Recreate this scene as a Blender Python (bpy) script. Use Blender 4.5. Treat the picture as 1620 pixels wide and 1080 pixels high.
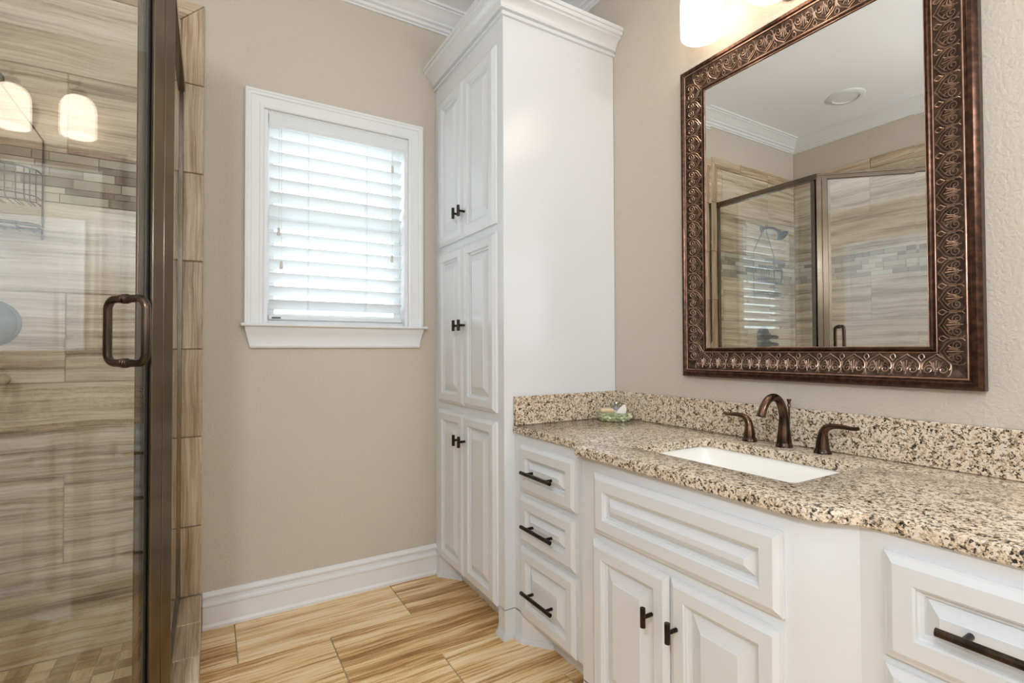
import bpy, bmesh, math, random
from mathutils import Vector, Matrix
random.seed(7)
for o in list(bpy.data.objects): bpy.data.objects.remove(o, do_unlink=True)
S = bpy.context.scene
COL = S.collection
PI = math.pi
# ------------------------------------------------------------------ camera, world, light, exposure
cam_d = bpy.data.cameras.new('camera'); cam = bpy.data.objects.new('camera', cam_d); COL.objects.link(cam)
cam_d.sensor_width = 36.0; cam_d.lens = 799.18/1620*36; cam_d.clip_start = 0.02
FW = Vector((0.51300123, 0.8582263, 0.01665408)); RT = Vector((0.85837064, -0.51301732, -0.00361705)); UP = Vector((-0.00543958, -0.01615092, 0.99985477))
mw = Matrix((( RT.x, UP.x, -FW.x, -1.67156), (RT.y, UP.y, -FW.y, -2.57497), (RT.z, UP.z, -FW.z, 1.2), (0, 0, 0, 1)))
cam.matrix_world = mw
S.camera = cam
S.view_settings.view_transform = 'Standard'; S.view_settings.look = 'None'
S.view_settings.gamma = 1.0; S.view_settings.use_curve_mapping = False
S.view_settings.exposure = 0.0
S.cycles.max_bounces = 14; S.cycles.diffuse_bounces = 6; S.cycles.glossy_bounces = 6
S.cycles.transmission_bounces = 8; S.cycles.transparent_max_bounces = 24
S.cycles.caustics_reflective = False; S.cycles.caustics_refractive = False
S.cycles.sample_clamp_indirect = 4.0

def new_world():
    w = bpy.data.worlds.new('daylight'); S.world = w; w.use_nodes = True
    nt = w.node_tree; n = nt.nodes; n.clear()
    out = n.new('ShaderNodeOutputWorld'); bg = n.new('ShaderNodeBackground')
    tc = n.new('ShaderNodeTexCoord'); sp = n.new('ShaderNodeSeparateXYZ'); rp = n.new('ShaderNodeValToRGB')
    nt.links.new(tc.outputs['Generated'], sp.inputs[0]); nt.links.new(sp.outputs['Z'], rp.inputs[0])
    e = rp.color_ramp.elements
    e[0].position = 0.0; e[0].color = (0.62, 0.72, 0.76, 1)
    e[1].position = 0.25; e[1].color = (0.80, 0.91, 1.0, 1)
    nt.links.new(rp.outputs[0], bg.inputs['Color']); bg.inputs['Strength'].default_value = WORLD_STRENGTH
    nt.links.new(bg.outputs[0], out.inputs[0])
WORLD_STRENGTH = 5.2
new_world()

def area(name, loc, rot, sx, sy, power, color, shape='RECTANGLE', portal=False):
    d = bpy.data.lights.new(name, 'AREA'); d.shape = shape; d.size = sx
    if shape in ('RECTANGLE', 'ELLIPSE'): d.size_y = sy
    d.energy = power; d.color = color
    o = bpy.data.objects.new(name, d); o.location = loc; o.rotation_euler = rot; COL.objects.link(o)
    if portal: d.cycles.is_portal = True
    return o
XL = -2.856; YF = -4.3
# portals over the window openings only guide the sky sampling
area('window_portal', (-1.118, 0.145, 1.82), (PI/2, 0, PI), 0.69, 0.99, 1, (1, 1, 1), portal=True)
area('window_portal', (-2.075, YF-.145, 1.75), (-PI/2, 0, PI), 1.05, 1.5, 1, (1, 1, 1), portal=True)
CEIL = 3.05
# fill lamps added out of view to brighten the room, shaped as hanging globes
FILL_LAMPS = [(-.40, -3.45), (-2.32, -2.80)]
FILL_POWER = [32.0, 68.0]
VANITY_POWER = 1.1
SHADE_GLOW = 1.6
for (lx, ly), pw in zip(FILL_LAMPS, FILL_POWER):
    pl_ = bpy.data.lights.new('fill_globe_light', 'POINT'); pl_.energy = pw; pl_.color = (0.88, 0.97, 1.07); pl_.shadow_soft_size = 0.13
    po_ = bpy.data.objects.new('fill_globe_light', pl_); po_.location = (lx, ly, CEIL-0.90); COL.objects.link(po_)

# ------------------------------------------------------------------ material helpers
def mat(name):
    m = bpy.data.materials.new(name); m.use_nodes = True
    nt = m.node_tree; nt.nodes.clear()
    out = nt.nodes.new('ShaderNodeOutputMaterial'); b = nt.nodes.new('ShaderNodeBsdfPrincipled')
    nt.links.new(b.outputs[0], out.inputs[0])
    return m, nt, b, out
def N(nt, t, **k):
    n = nt.nodes.new(t)
    for a, v in k.items():
        if a.startswith('i_'): n.inputs[a[2:]].default_value = v
        else: setattr(n, a, v)
    return n
def L(nt, a, b): nt.links.new(a, b)
def ramp(nt, stops, interp='LINEAR'):
    r = N(nt, 'ShaderNodeValToRGB'); cr = r.color_ramp; cr.interpolation = interp
    while len(cr.elements) > 1: cr.elements.remove(cr.elements[-1])
    cr.elements[0].position = stops[0][0]; cr.elements[0].color = (*stops[0][1], 1)
    for p, c in stops[1:]:
        e = cr.elements.new(p); e.color = (*c, 1)
    return r
def bump(nt, b, height, strength, dist):
    bp = N(nt, 'ShaderNodeBump'); bp.inputs['Strength'].default_value = strength; bp.inputs['Distance'].default_value = dist
    L(nt, height, bp.inputs['Height']); L(nt, bp.outputs[0], b.inputs['Normal']); return bp
def srgb(r, g, b):
    f = lambda c: (c/255/12.92) if c/255 <= 0.04045 else ((c/255+0.055)/1.055)**2.4
    return (f(r), f(g), f(b))
def paint(name, col, rough, scale=0, strength=0.1, dist=0.002, spec=0.5):
    m, nt, b, _ = mat(name)
    b.inputs['Base Color'].default_value = (*col, 1); b.inputs['Roughness'].default_value = rough
    b.inputs['Specular IOR Level'].default_value = spec
    if scale:
        tc = N(nt, 'ShaderNodeTexCoord'); no = N(nt, 'ShaderNodeTexNoise', i_Scale=scale, i_Detail=3.0)
        L(nt, tc.outputs['Object'], no.inputs['Vector']); bump(nt, b, no.outputs[0], strength, dist)
    return m
def metal(name, c1, c2, rough, scale=30.0, lo=0.45, hi=0.65):
    m, nt, b, _ = mat(name)
    tc = N(nt, 'ShaderNodeTexCoord'); no = N(nt, 'ShaderNodeTexNoise', i_Scale=scale, i_Detail=4.0)
    L(nt, tc.outputs['Object'], no.inputs['Vector'])
    r = ramp(nt, [(lo, c1), (hi, c2)]); L(nt, no.outputs[0], r.inputs[0]); L(nt, r.outputs[0], b.inputs['Base Color'])
    b.inputs['Metallic'].default_value = 1.0; b.inputs['Roughness'].default_value = rough
    return m
def pane(name, tint, gloss=1.0, f0=0.045):
    """clear pane: each face passes light and reflects by Schlick's law"""
    m = bpy.data.materials.new(name); m.use_nodes = True; nt = m.node_tree; nt.nodes.clear()
    out = N(nt, 'ShaderNodeOutputMaterial'); mx = N(nt, 'ShaderNodeMixShader')
    tr = N(nt, 'ShaderNodeBsdfTransparent'); tr.inputs[0].default_value = (*tint, 1)
    gl = N(nt, 'ShaderNodeBsdfGlossy'); gl.inputs['Roughness'].default_value = 0.0
    gl.inputs['Color'].default_value = (gloss, gloss, gloss, 1)
    ge = N(nt, 'ShaderNodeNewGeometry'); dt = N(nt, 'ShaderNodeVectorMath', operation='DOT_PRODUCT')
    L(nt, ge.outputs['Incoming'], dt.inputs[0]); L(nt, ge.outputs['Normal'], dt.inputs[1])
    ab = N(nt, 'ShaderNodeMath', operation='ABSOLUTE'); L(nt, dt.outputs['Value'], ab.inputs[0])
    om = N(nt, 'ShaderNodeMath', operation='SUBTRACT'); om.inputs[0].default_value = 1.0; L(nt, ab.outputs[0], om.inputs[1])
    pw = N(nt, 'ShaderNodeMath', operation='POWER'); pw.inputs[1].default_value = 5.0; L(nt, om.outputs[0], pw.inputs[0])
    ma = N(nt, 'ShaderNodeMath', operation='MULTIPLY_ADD'); ma.inputs[1].default_value = 1-f0; ma.inputs[2].default_value = f0
    L(nt, pw.outputs[0], ma.inputs[0])
    L(nt, ma.outputs[0], mx.inputs[0]); L(nt, tr.outputs[0], mx.inputs[1]); L(nt, gl.outputs[0], mx.inputs[2])
    L(nt, mx.outputs[0], out.inputs[0]); return m

M = {}
M['wall'] = paint('greige_wall_paint', srgb(200, 189, 174), 0.75, 100, 0.55, 0.005, 0.25)
M['ceiling'] = paint('ceiling_paint', srgb(246, 247, 249), 0.85, 90, 0.15, 0.003, 0.2)
M['trim'] = paint('white_trim_paint', srgb(228, 228, 228), 0.35)
M['cabinet'] = paint('white_cabinet_paint', srgb(222, 223, 225), 0.20)
M['porcelain'] = paint('white_porcelain', srgb(246, 243, 236), 0.08)
M['blind'] = None
M['grout'] = paint('beige_grout', srgb(172, 156, 134), 0.9)
M['grey_grout'] = paint('grey_grout', srgb(172, 156, 134), 0.9)
M['pull'] = metal('dark_bronze_hardware', (0.035, 0.027, 0.022), (0.075, 0.052, 0.038), 0.34)
M['shower_bronze'] = metal('shower_frame_bronze', (0.15, 0.115, 0.078), (0.19, 0.145, 0.10), 0.25, 6)
_b = [n_ for n_ in M['shower_bronze'].node_tree.nodes if n_.type == 'BSDF_PRINCIPLED'][0]; _b.inputs['Coat Weight'].default_value = 0.8; _b.inputs['Coat Roughness'].default_value = 0.08
M['handle_bronze'] = metal('shower_handle_bronze', (0.05, 0.038, 0.03), (0.13, 0.085, 0.06), 0.25, 8)
M['faucet'] = metal('rubbed_bronze_faucet', (0.055, 0.038, 0.030), (0.25, 0.135, 0.08), 0.22, 16, 0.42, 0.75)
M['frame'] = metal('aged_bronze_frame', (0.060, 0.033, 0.024), (0.15, 0.075, 0.048), 0.30, 60, 0.40, 0.75)
M['ornament_ground'] = metal('antique_copper_ground', (0.085, 0.055, 0.042), (0.17, 0.11, 0.082), 0.36, 40)
M['ornament'] = metal('rubbed_copper_relief', (0.30, 0.20, 0.145), (0.44, 0.30, 0.225), 0.32, 40)
M['copper'] = metal('copper_bead', (0.36, 0.22, 0.16), (0.52, 0.34, 0.26), 0.28, 30)
M['fixture'] = metal('fixture_bronze', (0.16, 0.12, 0.095), (0.27, 0.20, 0.155), 0.35, 20)
M['black'] = paint('black_gasket', (0.012, 0.012, 0.012), 0.5)
M['glass'] = pane('shower_glass', (0.985, 0.988, 0.975), f0=0.105)
M['window_glass'] = pane('window_glass', (0.98, 0.99, 0.99))
m, nt, b, _ = mat('silvered_mirror'); b.inputs['Metallic'].default_value = 1; b.inputs['Roughness'].default_value = 0.0
b.inputs['Base Color'].default_value = (0.90, 0.91, 0.90, 1); M['mirror'] = m
# blinds: painted slats that let a little light through
m = bpy.data.materials.new('white_blind_slats'); m.use_nodes = True; nt = m.node_tree; nt.nodes.clear()
out = N(nt, 'ShaderNodeOutputMaterial'); mx = N(nt, 'ShaderNodeMixShader'); mx.inputs[0].default_value = 0.22
b = N(nt, 'ShaderNodeBsdfPrincipled'); b.inputs['Base Color'].default_value = (0.88, 0.89, 0.89, 1); b.inputs['Roughness'].default_value = 0.35
t = N(nt, 'ShaderNodeBsdfTranslucent'); t.inputs[0].default_value = (0.9, 0.92, 0.93, 1)
L(nt, b.outputs[0], mx.inputs[1]); L(nt, t.outputs[0], mx.inputs[2]); L(nt, mx.outputs[0], out.inputs[0]); M['blind'] = m
# lamp shade: lit opal glass
m = bpy.data.materials.new('lit_opal_glass'); m.use_nodes = True; nt = m.node_tree; nt.nodes.clear()
out = N(nt, 'ShaderNodeOutputMaterial'); ad = N(nt, 'ShaderNodeAddShader'); em = N(nt, 'ShaderNodeEmission')
em.inputs[0].default_value = (1.0, 0.91, 0.80, 1); em.inputs[1].default_value = SHADE_GLOW
mx = N(nt, 'ShaderNodeMixShader'); mx.inputs[0].default_value = 0.5
di = N(nt, 'ShaderNodeBsdfDiffuse'); di.inputs[0].default_value = (0.85, 0.83, 0.8, 1)
tl = N(nt, 'ShaderNodeBsdfTranslucent'); tl.inputs[0].default_value = (0.9, 0.86, 0.8, 1)
L(nt, di.outputs[0], mx.inputs[1]); L(nt, tl.outputs[0], mx.inputs[2]); L(nt, mx.outputs[0], ad.inputs[0]); L(nt, em.outputs[0], ad.inputs[1])
L(nt, ad.outputs[0], out.inputs[0]); M['shade'] = m
m = bpy.data.materials.new('fill_opal_globe'); m.use_nodes = True; nt = m.node_tree; nt.nodes.clear()  # glowing globes of the added fill lamps
out = N(nt, 'ShaderNodeOutputMaterial'); ad = N(nt, 'ShaderNodeAddShader'); em = N(nt, 'ShaderNodeEmission'); em.inputs[0].default_value = (0.90, 0.97, 1.05, 1); em.inputs[1].default_value = 1.5
tr = N(nt, 'ShaderNodeBsdfTransparent'); tr.inputs[0].default_value = (.95, .95, .95, 1)
L(nt, em.outputs[0], ad.inputs[0]); L(nt, tr.outputs[0], ad.inputs[1]); L(nt, ad.outputs[0], out.inputs[0]); M['globe'] = m

def tile_mat(name, stops, su=1.3, sv=17.0, rough=0.3, line=0.35, tint=0.18, vary=0.35):
    """veined stone tile: u runs along the vein, each tile has its own 'rnd'"""
    m, nt, b, _ = mat(name)
    uv = N(nt, 'ShaderNodeUVMap'); at = N(nt, 'ShaderNodeAttribute', attribute_name='rnd')
    sp = N(nt, 'ShaderNodeSeparateXYZ'); L(nt, uv.outputs[0], sp.inputs[0])
    # waviness of the layers
    w = N(nt, 'ShaderNodeTexNoise', i_Scale=3.4, i_Detail=4.0); cw = N(nt, 'ShaderNodeCombineXYZ')
    mm = N(nt, 'ShaderNodeMath', operation='MULTIPLY_ADD'); mm.inputs[1].default_value = 53.0; L(nt, at.outputs['Fac'], mm.inputs[0]); L(nt, sp.outputs['X'], mm.inputs[2])
    L(nt, mm.outputs[0], cw.inputs[0]); L(nt, sp.outputs['Y'], cw.inputs[1]); L(nt, cw.outputs[0], w.inputs['Vector'])
    wv = N(nt, 'ShaderNodeMath', operation='MULTIPLY_ADD'); wv.inputs[1].default_value = 0.034; L(nt, w.outputs[0], wv.inputs[0]); L(nt, sp.outputs['Y'], wv.inputs[2])
    def layer(ku, kv, off, det):
        c = N(nt, 'ShaderNodeCombineXYZ')
        a = N(nt, 'ShaderNodeMath', operation='MULTIPLY'); a.inputs[1].default_value = ku; L(nt, sp.outputs['X'], a.inputs[0])
        d = N(nt, 'ShaderNodeMath', operation='MULTIPLY'); d.inputs[1].default_value = kv; L(nt, wv.outputs[0], d.inputs[0])
        z = N(nt, 'ShaderNodeMath', operation='MULTIPLY'); z.inputs[1].default_value = off; L(nt, at.outputs['Fac'], z.inputs[0])
        L(nt, a.outputs[0], c.inputs[0]); L(nt, d.outputs[0], c.inputs[1]); L(nt, z.outputs[0], c.inputs[2])
        n = N(nt, 'ShaderNodeTexNoise', i_Scale=1.0, i_Detail=det); n.inputs['Roughness'].default_value = 0.62
        L(nt, c.outputs[0], n.inputs['Vector']); return n
    n1 = layer(su, sv, 71.0, 8.0); n2 = layer(su*2.2, sv*6.0, 133.0, 4.0)
    mx = N(nt, 'ShaderNodeMath', operation='MULTIPLY_ADD'); mx.inputs[1].default_value = line
    s2 = N(nt, 'ShaderNodeMath', operation='SUBTRACT'); s2.inputs[1].default_value = 0.5; L(nt, n2.outputs[0], s2.inputs[0])
    L(nt, s2.outputs[0], mx.inputs[0]); L(nt, n1.outputs[0], mx.inputs[2])
    s3 = N(nt, 'ShaderNodeMath', operation='SUBTRACT'); s3.inputs[1].default_value = 0.5; L(nt, at.outputs['Fac'], s3.inputs[0])
    m3 = N(nt, 'ShaderNodeMath', operation='MULTIPLY_ADD'); m3.inputs[1].default_value = tint; L(nt, s3.outputs[0], m3.inputs[0]); L(nt, mx.outputs[0], m3.inputs[2])
    r = ramp(nt, stops); 
    gc = N(nt, 'ShaderNodeTexCoord'); gn = N(nt, 'ShaderNodeTexNoise', i_Scale=140.0, i_Detail=3.0); L(nt, gc.outputs['Object'], gn.inputs['Vector'])
    gs = N(nt, 'ShaderNodeMath', operation='SUBTRACT'); gs.inputs[1].default_value = 0.5; L(nt, gn.outputs[0], gs.inputs[0])
    g4 = N(nt, 'ShaderNodeMath', operation='MULTIPLY_ADD'); g4.inputs[1].default_value = 0.12; L(nt, gs.outputs[0], g4.inputs[0]); L(nt, m3.outputs[0], g4.inputs[2])
    L(nt, g4.outputs[0], r.inputs[0]); L(nt, r.outputs[0], b.inputs['Base Color'])
    b.inputs['Roughness'].default_value = rough
    bump(nt, b, mx.outputs[0], 0.06, 0.002)
    return m
M['wall_tile'] = tile_mat('veined_wall_tile', [(0.26, srgb(112, 92, 68)), (0.38, srgb(160, 141, 114)), (0.50, srgb(190, 173, 147)), (0.62, srgb(209, 195, 171)), (0.76, srgb(222, 211, 191))], 1.3, 22.0, 0.26, 0.65, 0.10)
M['border_tile'] = tile_mat('border_tile', [(0.26, srgb(122, 98, 74)), (0.42, srgb(164, 138, 110)), (0.56, srgb(192, 170, 142)), (0.74, srgb(218, 202, 178))], 1.5, 34.0, 0.3, 0.6, 0.14)
M['floor_tile'] = tile_mat('veined_floor_tile', [(0.22, srgb(136, 94, 50)), (0.36, srgb(182, 138, 84)), (0.46, srgb(218, 178, 122)), (0.56, srgb(238, 206, 156)), (0.74, srgb(248, 228, 190))], 1.2, 15.0, 0.27, 0.85, 0.12)
M['pan_tile'] = tile_mat('shower_floor_mosaic', [(0.25, srgb(122, 100, 72)), (0.45, srgb(168, 146, 112)), (0.6, srgb(200, 180, 146)), (0.75, srgb(216, 200, 170))], 6, 26.0, 0.4, 0.25, 0.55)
# glass strip mosaic
m, nt, b, _ = mat('glass_strip_mosaic')
at = N(nt, 'ShaderNodeAttribute', attribute_name='rnd')
r = ramp(nt, [(0.0, srgb(112, 104, 90)), (0.3, srgb(146, 138, 122)), (0.6, srgb(176, 170, 152)), (1.0, srgb(200, 196, 180))]); L(nt, at.outputs['Fac'], r.inputs[0])
L(nt, r.outputs[0], b.inputs['Base Color']); b.inputs['Roughness'].default_value = 0.06; b.inputs['Specular IOR Level'].default_value = 0.8; M['mosaic'] = m
# granite
def granite(name):
    m, nt, b, _ = mat(name)
    tc = N(nt, 'ShaderNodeTexCoord')
    nz = N(nt, 'ShaderNodeTexNoise', i_Scale=70.0, i_Detail=3.0); L(nt, tc.outputs['Object'], nz.inputs['Vector'])
    vm = N(nt, 'ShaderNodeVectorMath', operation='MULTIPLY_ADD'); vm.inputs[1].default_value = (0.010, 0.010, 0.010)
    L(nt, nz.outputs['Color'], vm.inputs[0]); L(nt, tc.outputs['Object'], vm.inputs[2])
    v1 = N(nt, 'ShaderNodeTexVoronoi', i_Scale=190.0); v2 = N(nt, 'ShaderNodeTexVoronoi', i_Scale=420.0)
    for v in (v1, v2): L(nt, vm.outputs[0], v.inputs['Vector'])
    s1 = N(nt, 'ShaderNodeSeparateColor'); L(nt, v1.outputs['Color'], s1.inputs[0])
    s2 = N(nt, 'ShaderNodeSeparateColor'); L(nt, v2.outputs['Color'], s2.inputs[0])
    cl = N(nt, 'ShaderNodeTexNoise', i_Scale=48.0, i_Detail=4.0); L(nt, tc.outputs['Object'], cl.inputs['Vector'])
    a = N(nt, 'ShaderNodeMath', operation='MULTIPLY_ADD'); a.inputs[1].default_value = 0.55
    c2 = N(nt, 'ShaderNodeMath', operation='MULTIPLY_ADD'); c2.inputs[1].default_value = 0.35; L(nt, s2.outputs[0], c2.inputs[0])
    c3 = N(nt, 'ShaderNodeMath', operation='MULTIPLY_ADD'); c3.inputs[1].default_value = 0.7; c3.inputs[2].default_value = -0.32; L(nt, cl.outputs[0], c3.inputs[0])
    L(nt, c3.outputs[0], c2.inputs[2]); L(nt, s1.outputs[0], a.inputs[0]); L(nt, c2.outputs[0], a.inputs[2])
    r = ramp(nt, [(0.12, (0.014, 0.012, 0.010)), (0.22, (0.060, 0.048, 0.036)), (0.30, (0.24, 0.18, 0.12)), (0.39, (0.45, 0.34, 0.23)),
                  (0.53, (0.67, 0.53, 0.385)), (0.72, (0.80, 0.68, 0.54)), (0.88, (0.64, 0.60, 0.55))])
    L(nt, a.outputs[0], r.inputs[0]); L(nt, r.outputs[0], b.inputs['Base Color'])
    b.inputs['Roughness'].default_value = 0.14
    return m
M['granite'] = granite('speckled_granite')
def plain(name, col, rough=0.5, **k):
    m, nt, b, _ = mat(name); b.inputs['Base Color'].default_value = (*col, 1); b.inputs['Roughness'].default_value = rough
    for a, v in k.items(): b.inputs[a.replace('_', ' ')].default_value = v
    return m
M['soap_tan'] = plain('tan_soap', srgb(220, 196, 154), 0.55)
M['soap_pink'] = plain('pink_soap_wrapper', srgb(206, 176, 180), 0.5)
M['soap_white'] = plain('white_soap', srgb(238, 230, 224), 0.5)
m, nt, b, _ = mat('green_glaze'); at = N(nt, 'ShaderNodeAttribute', attribute_name='rnd')
r = ramp(nt, [(0, srgb(140, 148, 108)), (0.5, srgb(188, 194, 154)), (1, srgb(230, 230, 204))]); L(nt, at.outputs['Fac'], r.inputs[0]); L(nt, r.outputs[0], b.inputs['Base Color'])
b.inputs['Roughness'].default_value = 0.25; M['green'] = m
M['bottle'] = plain('smoky_bottle_glass', srgb(150, 148, 160), 0.12)
M['silver'] = plain('silver_cap', (0.6, 0.6, 0.62), 0.3, Metallic=1.0)
M['wood'] = plain('pale_wood_tassel', srgb(206, 200, 190), 0.5)
M['cord'] = plain('white_cord', srgb(225, 225, 222), 0.7)
M['label'] = plain('grey_label', srgb(90, 90, 92), 0.5)
M['pewter'] = metal('brushed_dark_nickel', (0.055, 0.06, 0.052), (0.09, 0.095, 0.085), 0.34, 20)
M['wire'] = metal('dark_wire', (0.07, 0.055, 0.045), (0.10, 0.08, 0.065), 0.4)
M['speaker'] = paint('speaker_grille', srgb(236, 236, 235), 0.7, 400, 0.3, 0.002)
M['stone_knob'] = plain('beige_knob', srgb(176, 158, 128), 0.5)

# ------------------------------------------------------------------ mesh helpers
WL = {}
class MB:
    def __init__(s): s.v = []; s.f = []; s.uv = {}; s.r = {}
    def add(s, vs, fs, rnd=None, uvs=None):
        b = len(s.v); s.v += [Vector(p) for p in vs]
        for k, f in enumerate(fs):
            if rnd is not None: s.r[len(s.f)] = rnd
            if uvs is not None: s.uv[len(s.f)] = [uvs[i] for i in f]
            s.f.append([b+i for i in f])
        return s
    def box(s, x0, x1, y0, y1, z0, z1):
        return s.add([(x, y, z) for x in (x0, x1) for y in (y0, y1) for z in (z0, z1)],
                     [(0, 1, 3, 2), (4, 6, 7, 5), (0, 4, 5, 1), (2, 3, 7, 6), (0, 2, 6, 4), (1, 5, 7, 3)])
    def prism(s, poly, z0, z1, P=None):
        P = P or (lambda u, v, w: (u, v, w)); n = len(poly)
        vs = [P(u, v, z0) for u, v in poly]+[P(u, v, z1) for u, v in poly]
        return s.add(vs, [tuple(range(n))[::-1], tuple(range(n, 2*n))]+[(i, (i+1) % n, n+(i+1) % n, n+i) for i in range(n)])
    def loft(s, rings, caps=True, closed=True):
        n = len(rings[0]); vs = [p for r in rings for p in r]; fs = []
        for k in range(len(rings)-1):
            for i in range(n if closed else n-1):
                j = (i+1) % n; fs.append((k*n+i, k*n+j, (k+1)*n+j, (k+1)*n+i))
        if caps: fs += [tuple(range(n))[::-1], tuple(range((len(rings)-1)*n, len(rings)*n))]
        return s.add(vs, fs)
    def tube(s, pts, r, n=10, closed=False, flat=None):
        pts = [Vector(p) for p in pts]; k = len(pts); rr = r if isinstance(r, (list, tuple)) else [r]*k
        rings = []; up = None
        for i in range(k):
            if closed: t = pts[(i+1) % k]-pts[i-1]
            else: t = pts[min(i+1, k-1)]-pts[max(i-1, 0)]
            t.normalize()
            if up is None:
                a = Vector((0, 0, 1)) if abs(t.z) < 0.9 else Vector((1, 0, 0))
                up = (a-t*a.dot(t)).normalized()
            else: up = (up-t*up.dot(t)).normalized()
            sd = t.cross(up); q = rr[i]
            rings.append([pts[i]+sd*math.cos(2*PI*j/n)*q+up*math.sin(2*PI*j/n)*q for j in range(n)])
        if closed: rings.append(rings[0])
        return s.loft(rings, caps=not closed)
    def lathe(s, prof, c=(0, 0, 0), ax='z', n=28, caps=True):
        c = Vector(c); rings = []
        for r, h in prof:
            ring = []
            for j in range(n):
                a = 2*PI*j/n; x, y = r*math.cos(a), r*math.sin(a)
                ring.append(c+Vector({'z': (x, y, h), 'x': (h, x, y), 'y': (x, h, y)}[ax]))
            rings.append(ring)
        return s.loft(rings, caps)
    def sweep(s, prof, path, P, closed=False, flip=1):
        """closed profile (a outward in the plane, w off the plane) along a mitred path (u, v)"""
        k = len(path); pv = [Vector(p) for p in path]; rings = []
        for i in range(k):
            ns = []
            if closed or i > 0: t = (pv[i]-pv[i-1]).normalized(); ns.append(Vector((t.y, -t.x))*flip)
            if closed or i < k-1: t = (pv[(i+1) % k]-pv[i]).normalized(); ns.append(Vector((t.y, -t.x))*flip)
            m = ns[0] if len(ns) == 1 else (ns[0]+ns[1])/(1+ns[0].dot(ns[1]))
            rings.append([Vector(P(pv[i].x+m.x*a, pv[i].y+m.y*a, w)) for a, w in prof])
        if closed: rings.append(rings[0])
        return s.loft(rings, caps=not closed)
    def tile(s, q, nrm, th, rnd, uvs, bev=0.0015):
        """bevelled tile on the quad q (4 points in order), raised th along nrm"""
        q = [Vector(p) for p in q]; nrm = Vector(nrm).normalized(); c = sum(q, Vector())/4
        def ins(d, h):
            r = []
            for i in range(4):
                e1 = (q[(i+1) % 4]-q[i]).normalized(); e2 = (q[i-1]-q[i]).normalized()
                r.append(q[i]+(e1+e2)*d+nrm*h)
            return r
        vs = q+ins(0, th-bev)+ins(bev, th)
        fs = [(0, 1, 5, 4), (1, 2, 6, 5), (2, 3, 7, 6), (3, 0, 4, 7), (4, 5, 9, 8), (5, 6, 10, 9), (6, 7, 11, 10), (7, 4, 8, 11), (8, 9, 10, 11)]
        return s.add(vs, fs, rnd, list(uvs)*3)
    def build(s, name, m, parent=None, smooth=40, bevel=0, recalc=True):
        off = WL.get(parent, Vector()) if parent else Vector()
        me = bpy.data.meshes.new(name); me.from_pydata([tuple(p-off) for p in s.v], [], s.f)
        if s.r:
            at = me.attributes.new('rnd', 'FLOAT', 'FACE')
            for i in range(len(s.f)): at.data[i].value = s.r.get(i, 0.5)
        if s.uv:
            ul = me.uv_layers.new(name='UVMap')
            for p in me.polygons:
                u = s.uv.get(p.index)
                if u:
                    for li, c in zip(p.loop_indices, u): ul.data[li].uv = c
        if recalc:
            bm = bmesh.new(); bm.from_mesh(me); bmesh.ops.recalc_face_normals(bm, faces=bm.faces); bm.to_mesh(me); bm.free()
        me.materials.append(m)
        if smooth:
            me.shade_smooth(); me.set_sharp_from_angle(angle=math.radians(smooth))
        o = bpy.data.objects.new(name, me); COL.objects.link(o)
        if parent: o.parent = parent; WL[o] = off
        else: WL[o] = Vector()
        if bevel:
            bv = o.modifiers.new('edge', 'BEVEL'); bv.width = bevel; bv.segments = 2; bv.limit_method = 'ANGLE'; bv.angle_limit = math.radians(40)
        return o
def rr(): return random.random()
def thing(name, label, cat, loc, group=None):
    o = bpy.data.objects.new(name, None); COL.objects.link(o); o.location = loc; o.empty_display_size = 0.05
    WL[o] = Vector(loc); return tag(o, label, cat, group)
def tag(o, label, cat, group=None):
    o['label'] = label; o['category'] = cat
    if group: o['group'] = group
    return o
def struct(o, label=None):
    o['kind'] = 'structure'
    if label: o['label'] = label; o['category'] = label.split(',')[0].split()[-1] if False else o.get('category', 'room')
    return o
def inst(me, name, parent, pos):
    o = bpy.data.objects.new(name, me); COL.objects.link(o); o.parent = parent
    o.location = Vector(pos)-WL[parent]; WL[o] = Vector(pos); return o
XYZ = lambda u, v, w: (u, v, w)
BACK = lambda u, v, w: (u, -w, v)            # plane of the back wall: u = x, v = z, w into the room
RIGHT = lambda u, v, w: (-w, u, v)           # plane of the vanity wall: u = y, v = z
LEFT = lambda u, v, w: (XL+w, u, v)
def raised(mb, P, u0, u1, v0, v1, fw=.056, th=.020, bev=.036):
    w = u1-u0; h = v1-v0; bev = min(bev, (min(w, h)/2-fw)*.55)
    R = [(0, 0), (0, th*.50), (.003, th*.56), (.005, th*.60), (.014, th*.93), (.017, th), (fw-.008, th), (fw-.004, th*.86), (fw-.0035, th*.58), (fw, th*.46), (fw+.006, th*.40), (fw+.007, th*.16), (fw+.007+bev, th*.90), (fw+.0085+bev, th*.98)]
    rings = [[Vector(P(u0+i, v0+i, z)), Vector(P(u1-i, v0+i, z)), Vector(P(u1-i, v1-i, z)), Vector(P(u0+i, v1-i, z))] for i, z in R]
    mb.loft(rings)
# key sizes
CD, CW, CT = 0.6176, 0.7462, 2.62             # linen cabinet depth, width, top of its box
ZC = 0.8833                                   # counter top
XP, YP = -1.7857, -0.7712                     # shower side panel
DA = math.radians(43.4); DD = Vector((-math.cos(DA), -math.sin(DA), 0)); DN = Vector((math.sin(DA), -math.cos(DA), 0))
DE = Vector((XP, YP, 0))+DD*0.78              # far end of the shower door

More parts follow.
